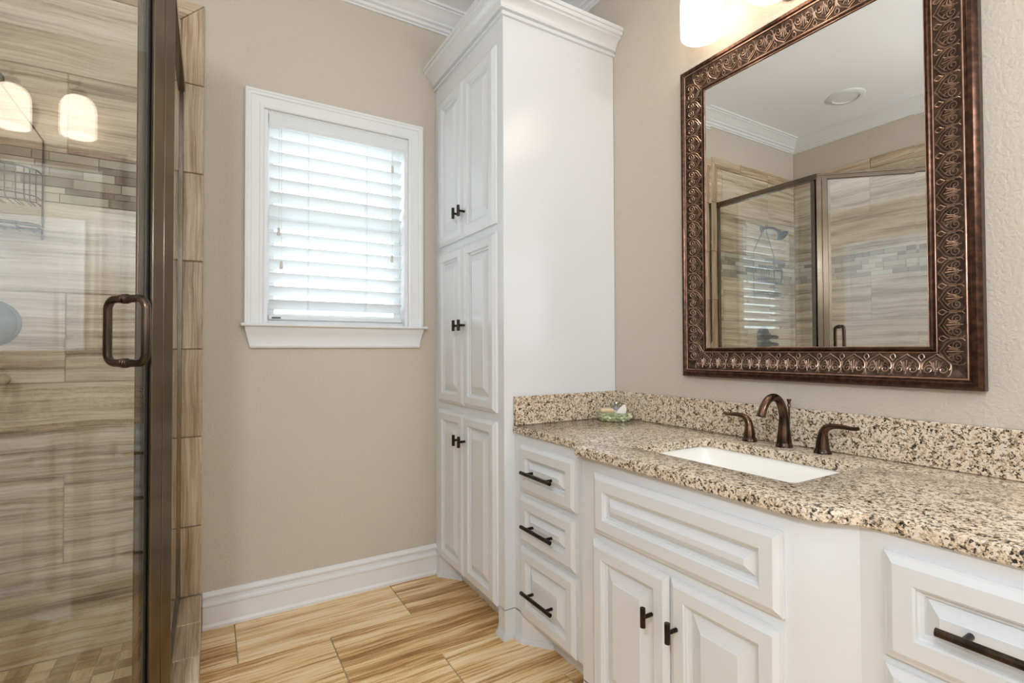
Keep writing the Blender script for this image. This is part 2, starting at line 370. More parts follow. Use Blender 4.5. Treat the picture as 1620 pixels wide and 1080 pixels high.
# ------------------------------------------------------------------ room shell
def shell(name, boxes, m, label):
    mb = MB()
    for b in boxes: mb.box(*b)
    o = mb.build(name, m); o['kind'] = 'structure'; o['label'] = label; o['category'] = name.split('_')[0]
    return o
WX0, WX1, WZ0, WZ1 = -1.464, -0.773, 1.324, 2.319
shell('wall_back', [(XL-.14, WX0, 0, .14, -.1, CEIL+.1), (WX1, .14, 0, .14, -.1, CEIL+.1), (WX0, WX1, 0, .14, -.1, WZ0), (WX0, WX1, 0, .14, WZ1, CEIL+.1)], M['wall'], 'greige textured wall around the window')
shell('wall_right', [(0, .14, YF, 0, -.1, CEIL+.1)], M['wall'], 'greige textured wall behind the framed mirror and vanity')
VX0, VX1, VZ0, VZ1 = -2.60, -1.55, 1.0, 2.5
shell('wall_left', [(XL-.14, XL, YF, 0, -.1, CEIL+.1)], M['wall'], 'greige wall above the shower tile, seen in the mirror')
shell('wall_front', [(XL-.14, VX0, YF-.14, YF, -.1, CEIL+.1), (VX1, .14, YF-.14, YF, -.1, CEIL+.1), (VX0, VX1, YF-.14, YF, -.1, VZ0), (VX0, VX1, YF-.14, YF, VZ1, CEIL+.1)], M['wall'], 'greige wall closing the room opposite the window')
shell('ceiling', [(XL, 0, YF, 0, CEIL, CEIL+.1)], M['ceiling'], 'off-white flat ceiling inside the crown moulding')

# floor: slab plus tiles
fl = MB()
fl.box(XL, 0, YF, 0, -.1, -.004)
flo = fl.build('floor', M['grey_grout']); flo['kind'] = 'structure'; flo['label'] = 'brown veined tile floor'; flo['category'] = 'floor'
ft = MB(); TLX, TLY, G = 0.695, 0.350, 0.0022
for r in range(13):
    y1 = -r*TLY+0.002; y0 = y1-TLY
    off = -0.878 if r % 2 == 0 else -1.2325
    for k in range(-5, 6):
        x0 = off+k*TLX; x1 = x0+TLX
        a, bb = max(x0, XL), min(x1, 0); c, d = max(y0, YF), min(y1, 0)
        if bb-a < .01 or d-c < .01: continue
        a += G; bb -= G; c += G; d -= G
        ft.tile([(a, c, -.004), (bb, c, -.004), (bb, d, -.004), (a, d, -.004)], (0, 0, 1), .004, rr(), [(a-x0, c-y0), (bb-x0, c-y0), (bb-x0, d-y0), (a-x0, d-y0)], .001)
fto = ft.build('tiles', M['floor_tile'], flo)

# crown moulding of the room, one length per wall
CROWN = [(0, -.105), (0, 0), (.098, 0), (.098, -.012), (.088, -.014), (.086, -.020), (.074, -.026), (.058, -.040), (.046, -.056), (.036, -.064), (.034, -.074), (.022, -.080), (.018, -.092), (.008, -.096), (.008, -.105)]
def crown(name, p0, p1, nrm, label):
    mb = MB()
    d = (Vector(p1)-Vector(p0)).normalized(); r0 = []; r1 = []
    for a, z in CROWN:
        r0.append((p0[0]+nrm[0]*a+d.x*a, p0[1]+nrm[1]*a+d.y*a, CEIL+z)); r1.append((p1[0]+nrm[0]*a-d.x*a, p1[1]+nrm[1]*a-d.y*a, CEIL+z))
    mb.loft([r0, r1]); o = mb.build(name, M['trim'], smooth=25); o['kind'] = 'structure'; o['label'] = label; o['category'] = 'trim'
crown('trim_1', (XL, 0), (0, 0), (0, -1), 'white crown moulding along the ceiling above the window wall')
crown('trim_2', (0, 0), (0, YF), (-1, 0), 'white crown moulding along the ceiling above the vanity wall')
crown('trim_3', (XL, YF), (XL, 0), (1, 0), 'white crown moulding over the shower side wall, seen in the mirror')
crown('trim_4', (0, YF), (XL, YF), (0, 1), 'white crown moulding along the wall opposite the window')
# baseboard
bb = MB(); BP = [(0, 0), (.024, 0), (.024, .012), (.016, .022), (.014, .092), (.019, .097), (.019, .104), (.010, .109), (.005, .113), (.005, .127), (.015, .134), (.016, .142), (.008, .150), (.006, .157), (0, .157)]
bb.loft([[(-1.694, -a, z) for a, z in BP], [(-CD+.004, -a, z) for a, z in BP]])
o = bb.build('baseboard_back', M['trim'], smooth=25); o['kind'] = 'structure'; o['label'] = 'tall white moulded baseboard under the window'; o['category'] = 'baseboard'

# ------------------------------------------------------------------ window
win = MB()   # sash frame
Y0, Y1 = .072, .112
jam = .018
win.box(WX0, WX0+jam, .0, .14, WZ0, WZ1); win.box(WX1-jam, WX1, .0, .14, WZ0, WZ1)
win.box(WX0+jam, WX1-jam, .0, .14, WZ1-jam, WZ1); win.box(WX0+jam, WX1-jam, .03, .14, WZ0, WZ0+jam)
wo = win.build('window_1', M['trim'], bevel=.001); wo['kind'] = 'structure'; wo['label'] = 'white framed window with closed blind'; wo['category'] = 'window'
def sash(z0, z1, y0, y1):
    a, c = WX0+jam, WX1-jam; w = .036; m_ = MB()
    m_.box(a, a+w, y0, y1, z0, z1); m_.box(c-w, c, y0, y1, z0, z1); m_.box(a+w, c-w, y0, y1, z0, z0+w); m_.box(a+w, c-w, y0, y1, z1-w, z1)
    so = m_.build('window_sash', M['trim'], wo, bevel=.002)
    g = MB(); g.box(a+w-.004, c-w+.004, (y0+y1)/2-.002, (y0+y1)/2+.002, z0+w-.004, z1-w+.004); g.build('window_pane', M['window_glass'], so, smooth=0)
sash(WZ0+jam, 1.868, .076, .104); sash(1.832, WZ1-jam, .106, .134)
cs = MB()
CASE = [(0, 0), (0, .013), (.006, .016), (.016, .016), (.018, .0135), (.050, .0145), (.054, .019), (.064, .021), (.066, .024), (.076, .024), (.078, .020), (.078, 0)]
cs.sweep(CASE, [(WX0, WZ0), (WX0, WZ1), (WX1, WZ1), (WX1, WZ0)], BACK, flip=-1)
cs.build('window_casing', M['trim'], wo, smooth=25)
st = MB(); st.box(-1.558, -.679, -.052, .03, 1.311, 1.325); st.build('window_stool', M['trim'], wo, bevel=.005)
ap = MB()
rows = [(1.213, .0, -1.516, -.716), (1.213, .014, -1.516, -.716), (1.222, .018, -1.519, -.714), (1.229, .014, -1.521, -.712), (1.262, .015, -1.529, -.706), (1.280, .022, -1.533, -.703), (1.295, .032, -1.537, -.700), (1.311, .036, -1.540, -.698), (1.311, 0, -1.540, -.698)]
ap.loft([[(r[2], -r[1], r[0]) for r in rows], [(r[3], -r[1], r[0]) for r in rows]])
ap.build('window_apron', M['trim'], wo, smooth=25)

# unseen second window added for its daylight, and a door opposite the blind, a second door on the side wall beyond the shower
FRONT = lambda u, v, w: (u, YF+w, v)
w2 = MB(); g = .06
w2.sweep([(0, .02), (0, -.10), (g, -.10), (g, .0), (.09, .0), (.09, .02)], [(VX0+g, VZ0+g), (VX1-g, VZ0+g), (VX1-g, VZ1-g), (VX0+g, VZ1-g)], FRONT, closed=True)
w2.box((VX0+VX1)/2-.02, (VX0+VX1)/2+.02, YF-.08, YF-.05, VZ0+g, VZ1-g)
w2o = w2.build('fill_window', M['trim'], smooth=0); w2o['kind'] = 'structure'; w2o['label'] = 'plain white window added for its daylight opposite the blind'; w2o['category'] = 'window'
for a_, c_ in ((VX0+g, (VX0+VX1)/2-.02), ((VX0+VX1)/2+.02, VX1-g)):
    g_ = MB(); g_.box(a_, c_, YF-.067, YF-.063, VZ0+g, VZ1-g); g_.build('window_pane', M['window_glass'], w2o, smooth=0)
d3 = MB(); d3.sweep(CASE, [(-2.86, 0), (-2.86, 2.42), (-2.06, 2.42), (-2.06, 0)], LEFT, flip=-1)
d3o = d3.build('door_2', M['trim'], smooth=25); d3o['kind'] = 'structure'; d3o['label'] = 'white panelled door on the side wall beyond the shower'; d3o['category'] = 'door'
dl = MB()
for a_, c_, e_, f_ in ((-2.858, -2.062, .004, 1.0), (-2.858, -2.062, 1.0, 2.416)): raised(dl, lambda u, v, w: (XL+.001+w, u, v), a_, c_, e_, f_, fw=.11, th=.010)
dl.build('door_leaf', M['cabinet'], d3o, smooth=12)
d1 = MB(); d1.sweep(CASE, [(-1.22, 0), (-1.22, 2.44), (-.56, 2.44), (-.56, 0)], FRONT, flip=-1)
d1o = d1.build('door_1', M['trim'], smooth=25); d1o['kind'] = 'structure'; d1o['label'] = 'white panelled door opposite the window wall'; d1o['category'] = 'door'
DRP = lambda u, v, w: (u, YF+.006+w, v)
dl = MB()
for a_, c_, e_, f_ in ((-1.218, -.562, .004, 1.0), (-1.218, -.562, 1.0, 2.436)): raised(dl, DRP, a_, c_, e_, f_, fw=.11, th=.008)
dl.build('door_leaf', M['cabinet'], d1o, smooth=12)
# ------------------------------------------------------------------ blind
bl = thing('window_blind', 'white slatted blind hanging inside the window frame', 'blind', (-1.118, .034, WZ1-.02))
BX0, BX1 = -1.438, -.803
v = MB(); v.sweep([(0, .0), (.0, .012), (.004, .016), (.010, .013), (.054, .013), (.060, .017), (.070, .012), (.070, 0)], [(BX0-.004, 2.316), (BX1+.016, 2.316)], lambda u, z, w: (u, .012-w, z), flip=1); v.build('valance', M['blind'], bl, smooth=25)
h = MB(); h.box(BX0, BX1, .016, .062, 2.262, 2.300); h.build('headrail', M['trim'], bl)
sl = MB(); th = math.radians(41); zs = [1.418+k*.0632 for k in range(14)]
for z in zs:
    ring = []; n = 7
    for side in (0, 1):
        for k in range(n):
            t = (k/(n-1)-.5); t = t if side == 0 else -t
            cr = .0030*(1-(2*t)**2); thk = .0013*(1 if side == 0 else -1)
            a = t*.064; y = a*math.cos(th)*1-(cr+thk)*math.sin(th)*-1; zz = -a*math.sin(th)+(cr+thk)*math.cos(th)
            ring.append((y, zz))
    sl.loft([[(BX0, .036+y, z+zz) for y, zz in ring], [(BX1, .036+y, z+zz) for y, zz in ring]])
sl.build('slats', M['blind'], bl, smooth=30)
br = MB(); br.box(BX0, BX1, .014, .058, 1.345, 1.366); bro = br.build('bottom_rail', M['blind'], bl, bevel=.004)
lb = MB(); lb.box(BX0+.012, BX0+.05, .0125, .0145, 1.350, 1.358); lb.build('label', M['label'], bro, smooth=0)
for x in (-1.267, -.988):
    c = MB()
    for yy in (.008, .062): c.tube([(x, yy, 1.35), (x, yy, 2.27)], .0011, 6)
    for z in zs: c.tube([(x, .008, z+.022), (x, .062, z-.024)], .0008, 5)
    c.build('ladder_cord', M['cord'], bl)
for x, z in ((-1.399, 1.757), (-1.388, 1.601), (-.857, 2.149), (-.860, 1.678)):
    c = MB(); c.tube([(x, .0, z), (x, .0, 2.25)], .0010, 6); co = c.build('pull_cord', M['cord'], bl)
    t = MB(); t.lathe([(.003, -.020), (.0075, -.017), (.0065, .0), (.0055, .014), (.003, .018)], (x, .0, z), n=14); t.build('tassel', M['wood'], co)

# ------------------------------------------------------------------ cabinet doors, drawers and hardware
def FX(x): return lambda u, v, w: (x-w, u, v)
_k = MB(); _k.tube([(-.034, 0, -.026), (-.034, 0, .026)], .0073, 14); _k.tube([(0, 0, 0), (-.030, 0, 0)], .0056, 12); _ko = _k.build('knob_master', M['pull']); KNOB = _ko.data; bpy.data.objects.remove(_ko)
_k = MB(); _k.tube([(-.034, -.100, 0), (-.034, .100, 0)], .0073, 14)
for yy in (-.064, .064): _k.tube([(0, yy, 0), (-.030, yy, 0)], .0056, 12)
_ko = _k.build('pull_master', M['pull']); PULL = _ko.data; bpy.data.objects.remove(_ko)
def front(kind, parent, xf, y0, y1, z0, z1, hw=None, hy=0, hz=0, **k):
    mb = MB(); raised(mb, FX(xf), y0, y1, z0, z1, **k); o = mb.build(kind, M['cabinet'], parent, smooth=12)
    if hw == 'knob': inst(KNOB, 'knob', o, (xf-.0195, hy, hz))
    if hw == 'pull': inst(PULL, 'handle', o, (xf-.0185, hy, hz))
    return o
def foot(mb, xf, ya, s):
    """bracket foot under a cabinet end; s=-1 when the cabinet runs towards -y from ya"""
    P = [(xf, ya), (xf, ya+s*.052), (xf+.088, ya+s*.150), (xf+.088, ya)]
    mb.prism(P, 0, .122)
def shoe(mb, xf, ya, s):
    n = .7071*.012; e = .012
    P = [(xf, ya), (xf-e, ya), (xf-e, ya+s*.056), (xf+.088-n, ya+s*(.150+n+.004)), (xf+.088, ya+s*.150), (xf, ya+s*.052)]
    mb.prism(P, 0, .012); mb.prism([(xf, ya), (xf-e*.5, ya), (xf-e*.5, ya+s*.054), (xf+.088-n*.5, ya+s*(.150+n*.5)), (xf+.088, ya+s*.150), (xf, ya+s*.052)], .012, .020)

# linen cabinet
lin = thing('linen_cabinet', 'tall white linen cabinet with six raised panel doors beside the window', 'cabinet', (-CD/2, -CW/2, 0))
b = MB(); b.box(-CD, -.002, -CW, -.002, .118, CT+.06); b.box(-CD+.085, -.002, -CW+.004, -.002, 0, .118); b.box(-CD+.06, -.002, -CW, -CW+.018, 0, .118)
b.build('body', M['cabinet'], lin, bevel=.0015)
def feet(par, xf, ends):
    for ya, s_ in ends:
        f = MB(); foot(f, xf, ya, s_); fo_ = f.build('bracket_foot', M['cabinet'], par, smooth=0)
        f = MB(); shoe(f, xf, ya, s_)
        if xf == -CD and s_ == 1: f.prism([(-CD-.012, -CW), (-CD-.012, -CW-.012), (-.58, -CW-.012), (-.58, -CW)], 0, .014)
        f.build('shoe_molding', M['cabinet'], fo_, smooth=0)
feet(lin, -CD, ((-.002, -1), (-CW, 1)))
cr = MB()
CP = [(0, 0), (.012, 0), (.013, .006), (.012, .012), (.006, .014), (.006, .020), (.020, .022), (.020, .030), (.024, .040), (.032, .052), (.044, .062), (.054, .066), (.054, .074), (.064, .077), (.068, .084), (.068, .090), (.074, .091), (.074, .108), (0, .108)]
cr.sweep(CP, [(-.002, -CW), (-CD, -CW), (-CD, -.002)], lambda u, v, w: (u, v, 2.612+w), flip=-1)
cr.build('crown_molding', M['cabinet'], lin, smooth=25)
DX = -CD
for (z0, z1, hz) in ((1.742, 2.512, 1.858), (.932, 1.706, 1.317), (.118, .894, .769)):
    front('door', lin, DX, -.694, -.3825, z0, z1, 'knob', -.410, hz)
    front('door', lin, DX, -.3785, -.076, z0, z1, 'knob', -.351, hz)

SX0, SX1, SY0, SY1 = -.485, -.150, -1.885, -1.372
def rounded(pts, rad, n=5):
    out = []
    for i, p in enumerate(pts):
        p = Vector(p); r = rad[i] if isinstance(rad, (list, tuple)) else rad
        if r == 0: out.append((p.x, p.y)); continue
        a = (Vector(pts[i-1])-p); c = (Vector(pts[(i+1) % len(pts)])-p); la, lc = a.length, c.length; a.normalize(); c.normalize()
        ang = a.angle(c); d = min(r/math.tan(ang/2), la*.48, lc*.48)
        s, e = p+a*d, p+c*d
        for k in range(n+1):
            t = k/n; q = s*(1-t)**2+p*2*t*(1-t)+e*t*t; out.append((q.x, q.y))
    return out
def slab(mb, outer, inner, z0, z1, ease):
    bm = bmesh.new()
    def ring(pts, z, d):
        vs = []; n = len(pts); ar = sum(pts[i][0]*pts[(i+1) % n][1]-pts[(i+1) % n][0]*pts[i][1] for i in range(n)); sg = 1 if ar > 0 else -1
        for i in range(n):
            p = Vector(pts[i]); t1 = (p-Vector(pts[i-1])).normalized(); t2 = (Vector(pts[(i+1) % n])-p).normalized()
            n1 = Vector((t1.y, -t1.x))*sg; n2 = Vector((t2.y, -t2.x))*sg; m = (n1+n2)/(1+n1.dot(n2))
            vs.append(bm.verts.new((p.x-m.x*d, p.y-m.y*d, z)))
        return vs
    def walls(pts, sign):
        rs = [ring(pts, z0, sign*ease*.6), ring(pts, z0+ease*.6, 0), ring(pts, z1-ease, 0), ring(pts, z1-ease*.3, sign*ease*.3), ring(pts, z1, sign*ease)]
        n = len(pts)
        for a, c in zip(rs, rs[1:]):
            for i in range(n): bm.faces.new((a[i], a[(i+1) % n], c[(i+1) % n], c[i]))
        return rs[0], rs[-1]
    b0, t0 = walls(outer, 1); b1, t1 = walls(inner, -1)
    for o_, i_ in ((t0, t1), (b0, b1)):
        es = []
        for r in (o_, i_):
            for k in range(len(r)): es.append(bm.edges.get((r[k], r[(k+1) % len(r)])) or bm.edges.new((r[k], r[(k+1) % len(r)])))
        bmesh.ops.triangle_fill(bm, edges=es, use_beauty=True, use_dissolve=False)
    bm.verts.index_update(); mb.add([v_.co.copy() for v_ in bm.verts], [tuple(v_.index for v_ in f_.verts) for f_ in bm.faces]); bm.free()
# drawer cabinets and sink cabinet of the vanity
XF1, XF2, XF3 = -.566, -.615, -.566
ZT = ZC-.031
YA, YB, YC, YD = -CW-.001, -1.200, -2.064, -2.53
def toe_box(mb, pts_top, y0, y1, xk):
    mb.prism(pts_top, .118, ZT); mb.box(xk, -.002, y1, y0, 0, .118)
dc = thing('drawer_cabinet', 'white three drawer vanity cabinet between the linen cabinet and the sink doors', 'cabinet', (-.28, (YA+YB)/2, 0), 'vanity drawer cabinets')
b = MB(); toe_box(b, [(XF1, YA), (XF1, YB), (-.002, YB), (-.002, YA)], YA, YB, XF1+.085); b.build('body', M['cabinet'], dc)
feet(dc, XF1, ((YA, -1),))
for z0, z1, hz in ((.628, .816, .716), (.420, .607, .504), (.122, .402, .246)):
    front('drawer', dc, XF1, -1.170, -.805, z0, z1, 'pull', -.974, hz)
sc = thing('sink_cabinet', 'white bowed out sink cabinet with two doors under the sink', 'cabinet', (-.3, -1.63, 0))
b = MB()
poly = [(-.002, YB), (XF1, YB), (XF2, -1.256), (XF2, -1.982), (XF3, YC), (-.002, YC)]
b.prism(poly, .118, .690); slab(b, poly, [(SX0-.035, SY1+.035), (SX1+.035, SY1+.035), (SX1+.035, SY0-.035), (SX0-.035, SY0-.035)], .690, ZT, .0003); b.box(XF2+.085, -.002, YC, YB, 0, .118); b.build('body', M['cabinet'], sc)
feet(sc, XF2, ((-1.256, -1), (-1.982, 1)))
front('false_drawer_front', sc, XF2, -1.941, -1.3265, .626, .811)
front('door', sc, XF2, -1.631, -1.319, .118, .600, 'knob', -1.577, .479)
front('door', sc, XF2, -1.938, -1.635, .118, .600, 'knob', -1.662, .477)
dr = thing('drawer_cabinet', 'white drawer cabinet on the side of the sink away from the linen cabinet', 'cabinet', (-.28, (YC+YD)/2, 0), 'vanity drawer cabinets')
b = MB(); toe_box(b, [(XF3, YC), (XF3, YD), (-.002, YD), (-.002, YC)], YC, YD, XF3+.085); b.build('body', M['cabinet'], dr)
feet(dr, XF3, ((YD, 1),))
for z0, z1, hz in ((.626, .820, .722), (.420, .609, .508), (.122, .402, .246)):
    front('drawer', dr, XF3, -2.490, -2.109, z0, z1, 'pull', -2.302, hz)

# ------------------------------------------------------------------ countertop with sink cut-out
ct = MB()
XC1, XC2 = -.5785, -.6405
outline = rounded([(-.002, YA), (XC1, YA), (XC1, -1.1735), (XC2, -1.246), (XC2, -2.008), (XC1, -2.078), (XC1, YD-.02), (-.002, YD-.02)], [0, .004, .006, .012, .10, .10, .004, 0])
hole = rounded([(SX0, SY1), (SX1, SY1), (SX1, SY0), (SX0, SY0)], .018)
slab(ct, outline, hole, ZC-.030, ZC, .006)
cto = ct.build('countertop', M['granite'], smooth=35)
tag(cto, 'speckled tan granite vanity countertop with a bowed front edge', 'countertop')
bs = MB(); bs.box(-.022, -.001, YD-.02, YA-.024, ZC+.0005, 1.0045); o = bs.build('backsplash', M['granite'], bevel=.002); tag(o, 'long granite backsplash strip along the wall under the mirror', 'backsplash', 'granite backsplash strips')
bs = MB(); bs.box(-.574, -.001, YA-.023, YA-.001, ZC+.0005, 1.0045); o = bs.build('backsplash', M['granite'], bevel=.002); tag(o, 'short granite backsplash strip against the side of the linen cabinet', 'backsplash', 'granite backsplash strips')

# undermount sink
sk = MB(); zt = ZC-.0305
def rc(x0, x1, y0, y1, r, z): return [Vector((p[0], p[1], z)) for p in rounded([(x0, y1), (x1, y1), (x1, y0), (x0, y0)], r)]
e = .006
rings = [rc(SX0-.03, SX1+.03, SY0-.03, SY1+.03, .03, zt), rc(SX0-e, SX1+e, SY0-e, SY1+e, .02, zt), rc(SX0+.002, SX1-.002, SY0+.002, SY1-.002, .022, zt-.012),
         rc(SX0+.014, SX1-.014, SY0+.020, SY1-.020, .03, zt-.07), rc(SX0+.028, SX1-.028, SY0+.045, SY1-.045, .04, zt-.118), rc(SX0+.06, SX1-.06, SY0+.09, SY1-.09, .05, zt-.134),
         rc(-.34, -.29, -1.655, -1.605, .02, zt-.140)]
rings2 = [[p+Vector((0, 0, -.012)) for p in r] for r in reversed(rings)]
sk.loft(rings+rings2+[rings[0]], caps=False)
so = sk.build('sink', M['porcelain'], smooth=50); tag(so, 'white rectangular undermount porcelain sink in the granite countertop', 'sink')
d = MB(); d.lathe([(0.001, .004), (.014, .004), (.021, .001), (.022, -.004)], (-.315, -1.63, zt-.1375), n=24); d.build('drain', M['faucet'], so)

# ------------------------------------------------------------------ faucet
fa = thing('sink_faucet', 'three piece bronze faucet with arched spout and two lever handles behind the sink', 'faucet', (-.068, -1.617, ZC))
FX0, FY0 = -.072, -1.617
sp = MB()
path = [(0, .012, .0225), (0, .035, .0205), (0, .06, .0175), (0, .085, .0152), (-.002, .105, .0140), (-.010, .128, .0132), (-.024, .148, .0128), (-.043, .160, .0126), (-.064, .162, .0124), (-.084, .156, .0122), (-.101, .142, .0120), (-.114, .124, .0122), (-.122, .106, .0126)]
def catm(P, n=4):
    out = []
    for i in range(len(P)-1):
        p0, p1, p2, p3 = P[max(i-1, 0)], P[i], P[i+1], P[min(i+2, len(P)-1)]
        for k in range(n):
            t = k/n; out.append(tuple(.5*((2*b_)+(-a_+c_)*t+(2*a_-5*b_+4*c_-d_)*t*t+(-a_+3*b_-3*c_+d_)*t**3) for a_, b_, c_, d_ in zip(p0, p1, p2, p3)))
    return out+[tuple(P[-1])]
pp = catm(path); sp.tube([(FX0+x, FY0, ZC+z) for x, z, r in pp], [r for x, z, r in pp], 20)
spo = sp.build('spout', M['faucet'], fa, smooth=60)
r_ = MB(); r_.lathe([(.0255, 0), (.0255, .004), (.0235, .009), (.0225, .014)], (FX0, FY0, ZC), n=28); r_.build('base_ring', M['faucet'], spo)
lr = MB(); lr.lathe([(.0025, 0), (.0025, .125), (.006, .129), (.0045, .133), (.004, .140), (.0075, .150), (.0072, .152), (.001, .152)], (FX0+.036, FY0+.004, ZC), n=14); lr.build('lift_rod', M['faucet'], spo)
for y0, s in ((-1.495, 1), (-1.737, -1)):
    h = MB()
    pr = [(0, .010, .0195), (0, .030, .0175), (.001, .050, .0145), (.004, .066, .0125), (.013, .078, .0108), (.028, .0845, .0088), (.048, .0865, .0074), (.068, .0855, .0066), (.086, .0845, .0060), (.100, .0868, .0055)]
    pr = catm(pr, 3); h.tube([(FX0-.001, y0+s*a, ZC+z) for a, z, r in pr], [r for a, z, r in pr], 16)
    ho = h.build('handle', M['faucet'], fa, smooth=60)
    r_ = MB(); r_.lathe([(.0245, 0), (.0245, .004), (.0225, .008), (.0195, .013)], (FX0-.001, y0, ZC), n=28); r_.build('base_ring', M['faucet'], ho)

# ------------------------------------------------------------------ soap dish and what lies in it
DC = Vector((-.108, -.857, ZC))
sd = MB()
for k, (R, z, sz) in enumerate(((.066, .008, .0095), (.0735, .0185, .0105), (.070, .029, .0095))):
    n = 25
    for i in range(n):
        a = 2*PI*(i+.5*(k % 2))/n; c = DC+Vector((math.cos(a)*R, math.sin(a)*R, z))
        u = Vector((-math.sin(a), math.cos(a), .45 if (i % 2) else -.45)).normalized(); w_ = Vector((math.cos(a), math.sin(a), 0)); q = u.cross(w_)
        vs = []; NS = 6
        for jj in range(1, 4):
            for ii in range(NS):
                ph = PI*jj/4; al = 2*PI*ii/NS
                vs.append(c+u*math.cos(ph)*sz*1.25+(w_*math.cos(al)*.62+q*math.sin(al)*.72)*math.sin(ph)*sz)
        vs += [c+u*sz*1.25, c-u*sz*1.25]; fs = []
        for jj in range(2):
            for ii in range(NS): fs.append((jj*NS+ii, jj*NS+(ii+1) % NS, (jj+1)*NS+(ii+1) % NS, (jj+1)*NS+ii))
        for ii in range(NS): fs += [(18, (ii+1) % NS, ii), (19, 12+ii, 12+(ii+1) % NS)]
        sd.add(vs, fs, rr())
sd.lathe([(.001, .002), (.064, .002), (.070, .012), (.071, .022), (.064, .030), (.056, .022), (.001, .018)], DC, n=28)
o = sd.build('soap_dish', M['green'], smooth=60); tag(o, 'round green leafy ceramic soap dish in the counter corner', 'soap dish')
def soapbar(name, c, sx, sy, sz, rot, m, label):
    mb = MB(); q = Matrix.Rotation(rot, 3, 'Z')
    for z0, z1, i in ((0, sz*.25, .12), ):
        pass
    prof = [(0, .10), (.12, .02), (.3, 0), (.7, 0), (.88, .02), (1, .10)]
    rings = []
    for t, ins_ in prof:
        pts = rounded([(-sx+ins_*sx, sy-ins_*sx), (sx-ins_*sx, sy-ins_*sx), (sx-ins_*sx, -sy+ins_*sx), (-sx+ins_*sx, -sy+ins_*sx)], .008)
        rings.append([c+q @ Vector((p[0], p[1], t*sz)) for p in pts])
    mb.loft(rings); o = mb.build(name, m, smooth=50); return tag(o, label, 'soap') if label else o
VA = math.atan2(-.513, .858)
s1 = soapbar('soap_bar', DC+Vector((-.030, .020, .0365)), .030, .020, .016, VA, M['soap_tan'], 'tan bar of soap lying flat in the green dish')
s1['label'] = 'tan bar of soap with a pale pink top in the green dish'
w_ = MB(); q = Matrix.Rotation(VA, 3, 'Z'); w_.add([DC+Vector((-.030, .020, .0527))+q @ Vector(p) for p in ((-.025, -.015, 0), (.025, -.015, 0), (.025, .015, 0), (-.025, .015, 0), (-.025, -.015, .001), (.025, -.015, .001), (.025, .015, .001), (-.025, .015, .001))], [(0, 1, 2, 3)[::-1], (4, 5, 6, 7), (0, 1, 5, 4), (1, 2, 6, 5), (2, 3, 7, 6), (3, 0, 4, 7)])
w_.build('top_label', M['soap_pink'], s1, smooth=0)
# white wedge of soap, leaning on the rim
wd = MB(); base = DC+Vector((.020, -.016, .034))
pts = [(-.026, -.004), (.022, -.006), (.028, .016), (.022, .036), (.012, .034), (-.008, .016)]
for k, (dy, sc_) in enumerate(((-.009, .86), (-.006, .97), (.006, .97), (.009, .86))):
    ring = [base+q @ Vector((p[0]*sc_, dy, .012+(p[1]-.012)*sc_)) for p in pts]
    if k == 0: rings = []
    rings.append(ring)
wd.loft(rings); o = wd.build('soap_wedge', M['soap_white'], smooth=30); tag(o, 'white wedge of soap standing up in the green dish', 'soap')
bt = MB(); BC = Vector((-.046, -.800, ZC))
bt.lathe([(.001, 0), (.0125, 0), (.0135, .004), (.0135, .040), (.011, .048), (.0065, .053), (.0060, .058), (.001, .058)], BC, n=20)
bo = bt.build('scent_bottle', M['bottle'], smooth=50); tag(bo, 'small smoky glass bottle behind the soap dish', 'bottle')
c_ = MB(); c_.lathe([(.0070, .056), (.0080, .058), (.0080, .070), (.0060, .074), (.001, .074)], BC, n=18); c_.build('cap', M['silver'], bo)

# ------------------------------------------------------------------ framed mirror
mi = thing('wall_mirror', 'large mirror in a bronze scrollwork frame above the sink', 'mirror', (0, -1.636, 1.09))
IY0, IY1, IZ0, IZ1 = -1.986, -1.2855, 1.207, 2.209
SIGHT = [(IY0, IZ0), (IY1, IZ0), (IY1, IZ1), (IY0, IZ1)]
FP = [(0, .002), (0, .019), (.003, .024), (.009, .026), (.014, .022), (.016, .017), (.022, .016), (.050, .020), (.084, .031), (.087, .033), (.092, .033), (.096, .036), (.105, .036), (.111, .030), (.1145, .024), (.1145, .002)]
fm = MB(); fm.sweep(FP, SIGHT, RIGHT, closed=True, flip=1); fo = fm.build('frame', M['frame'], mi, smooth=30)
gb = MB(); gb.sweep([(.0185, .0165), (.0500, .0209), (.0835, .0318), (.0835, .030), (.05, .019), (.0185, .015)], SIGHT, RIGHT, closed=True); gb.build('ornament_ground', M['ornament_ground'], fo)
for a0, w0, r0 in ((.0175, .0175, .0022), (.0865, .0335, .0024), (.0025, .0225, .0018)):
    bd = MB(); bd.sweep([(a0+r0*math.cos(2*PI*k/8), w0+r0*math.sin(2*PI*k/8)) for k in range(8)], SIGHT, RIGHT, closed=True); bd.build('bead', M['copper'], fo, smooth=60)
def band_w(a):
    return .0168+(a-.022)/.028*.0042 if a < .05 else .0210+(a-.05)/.034*.011
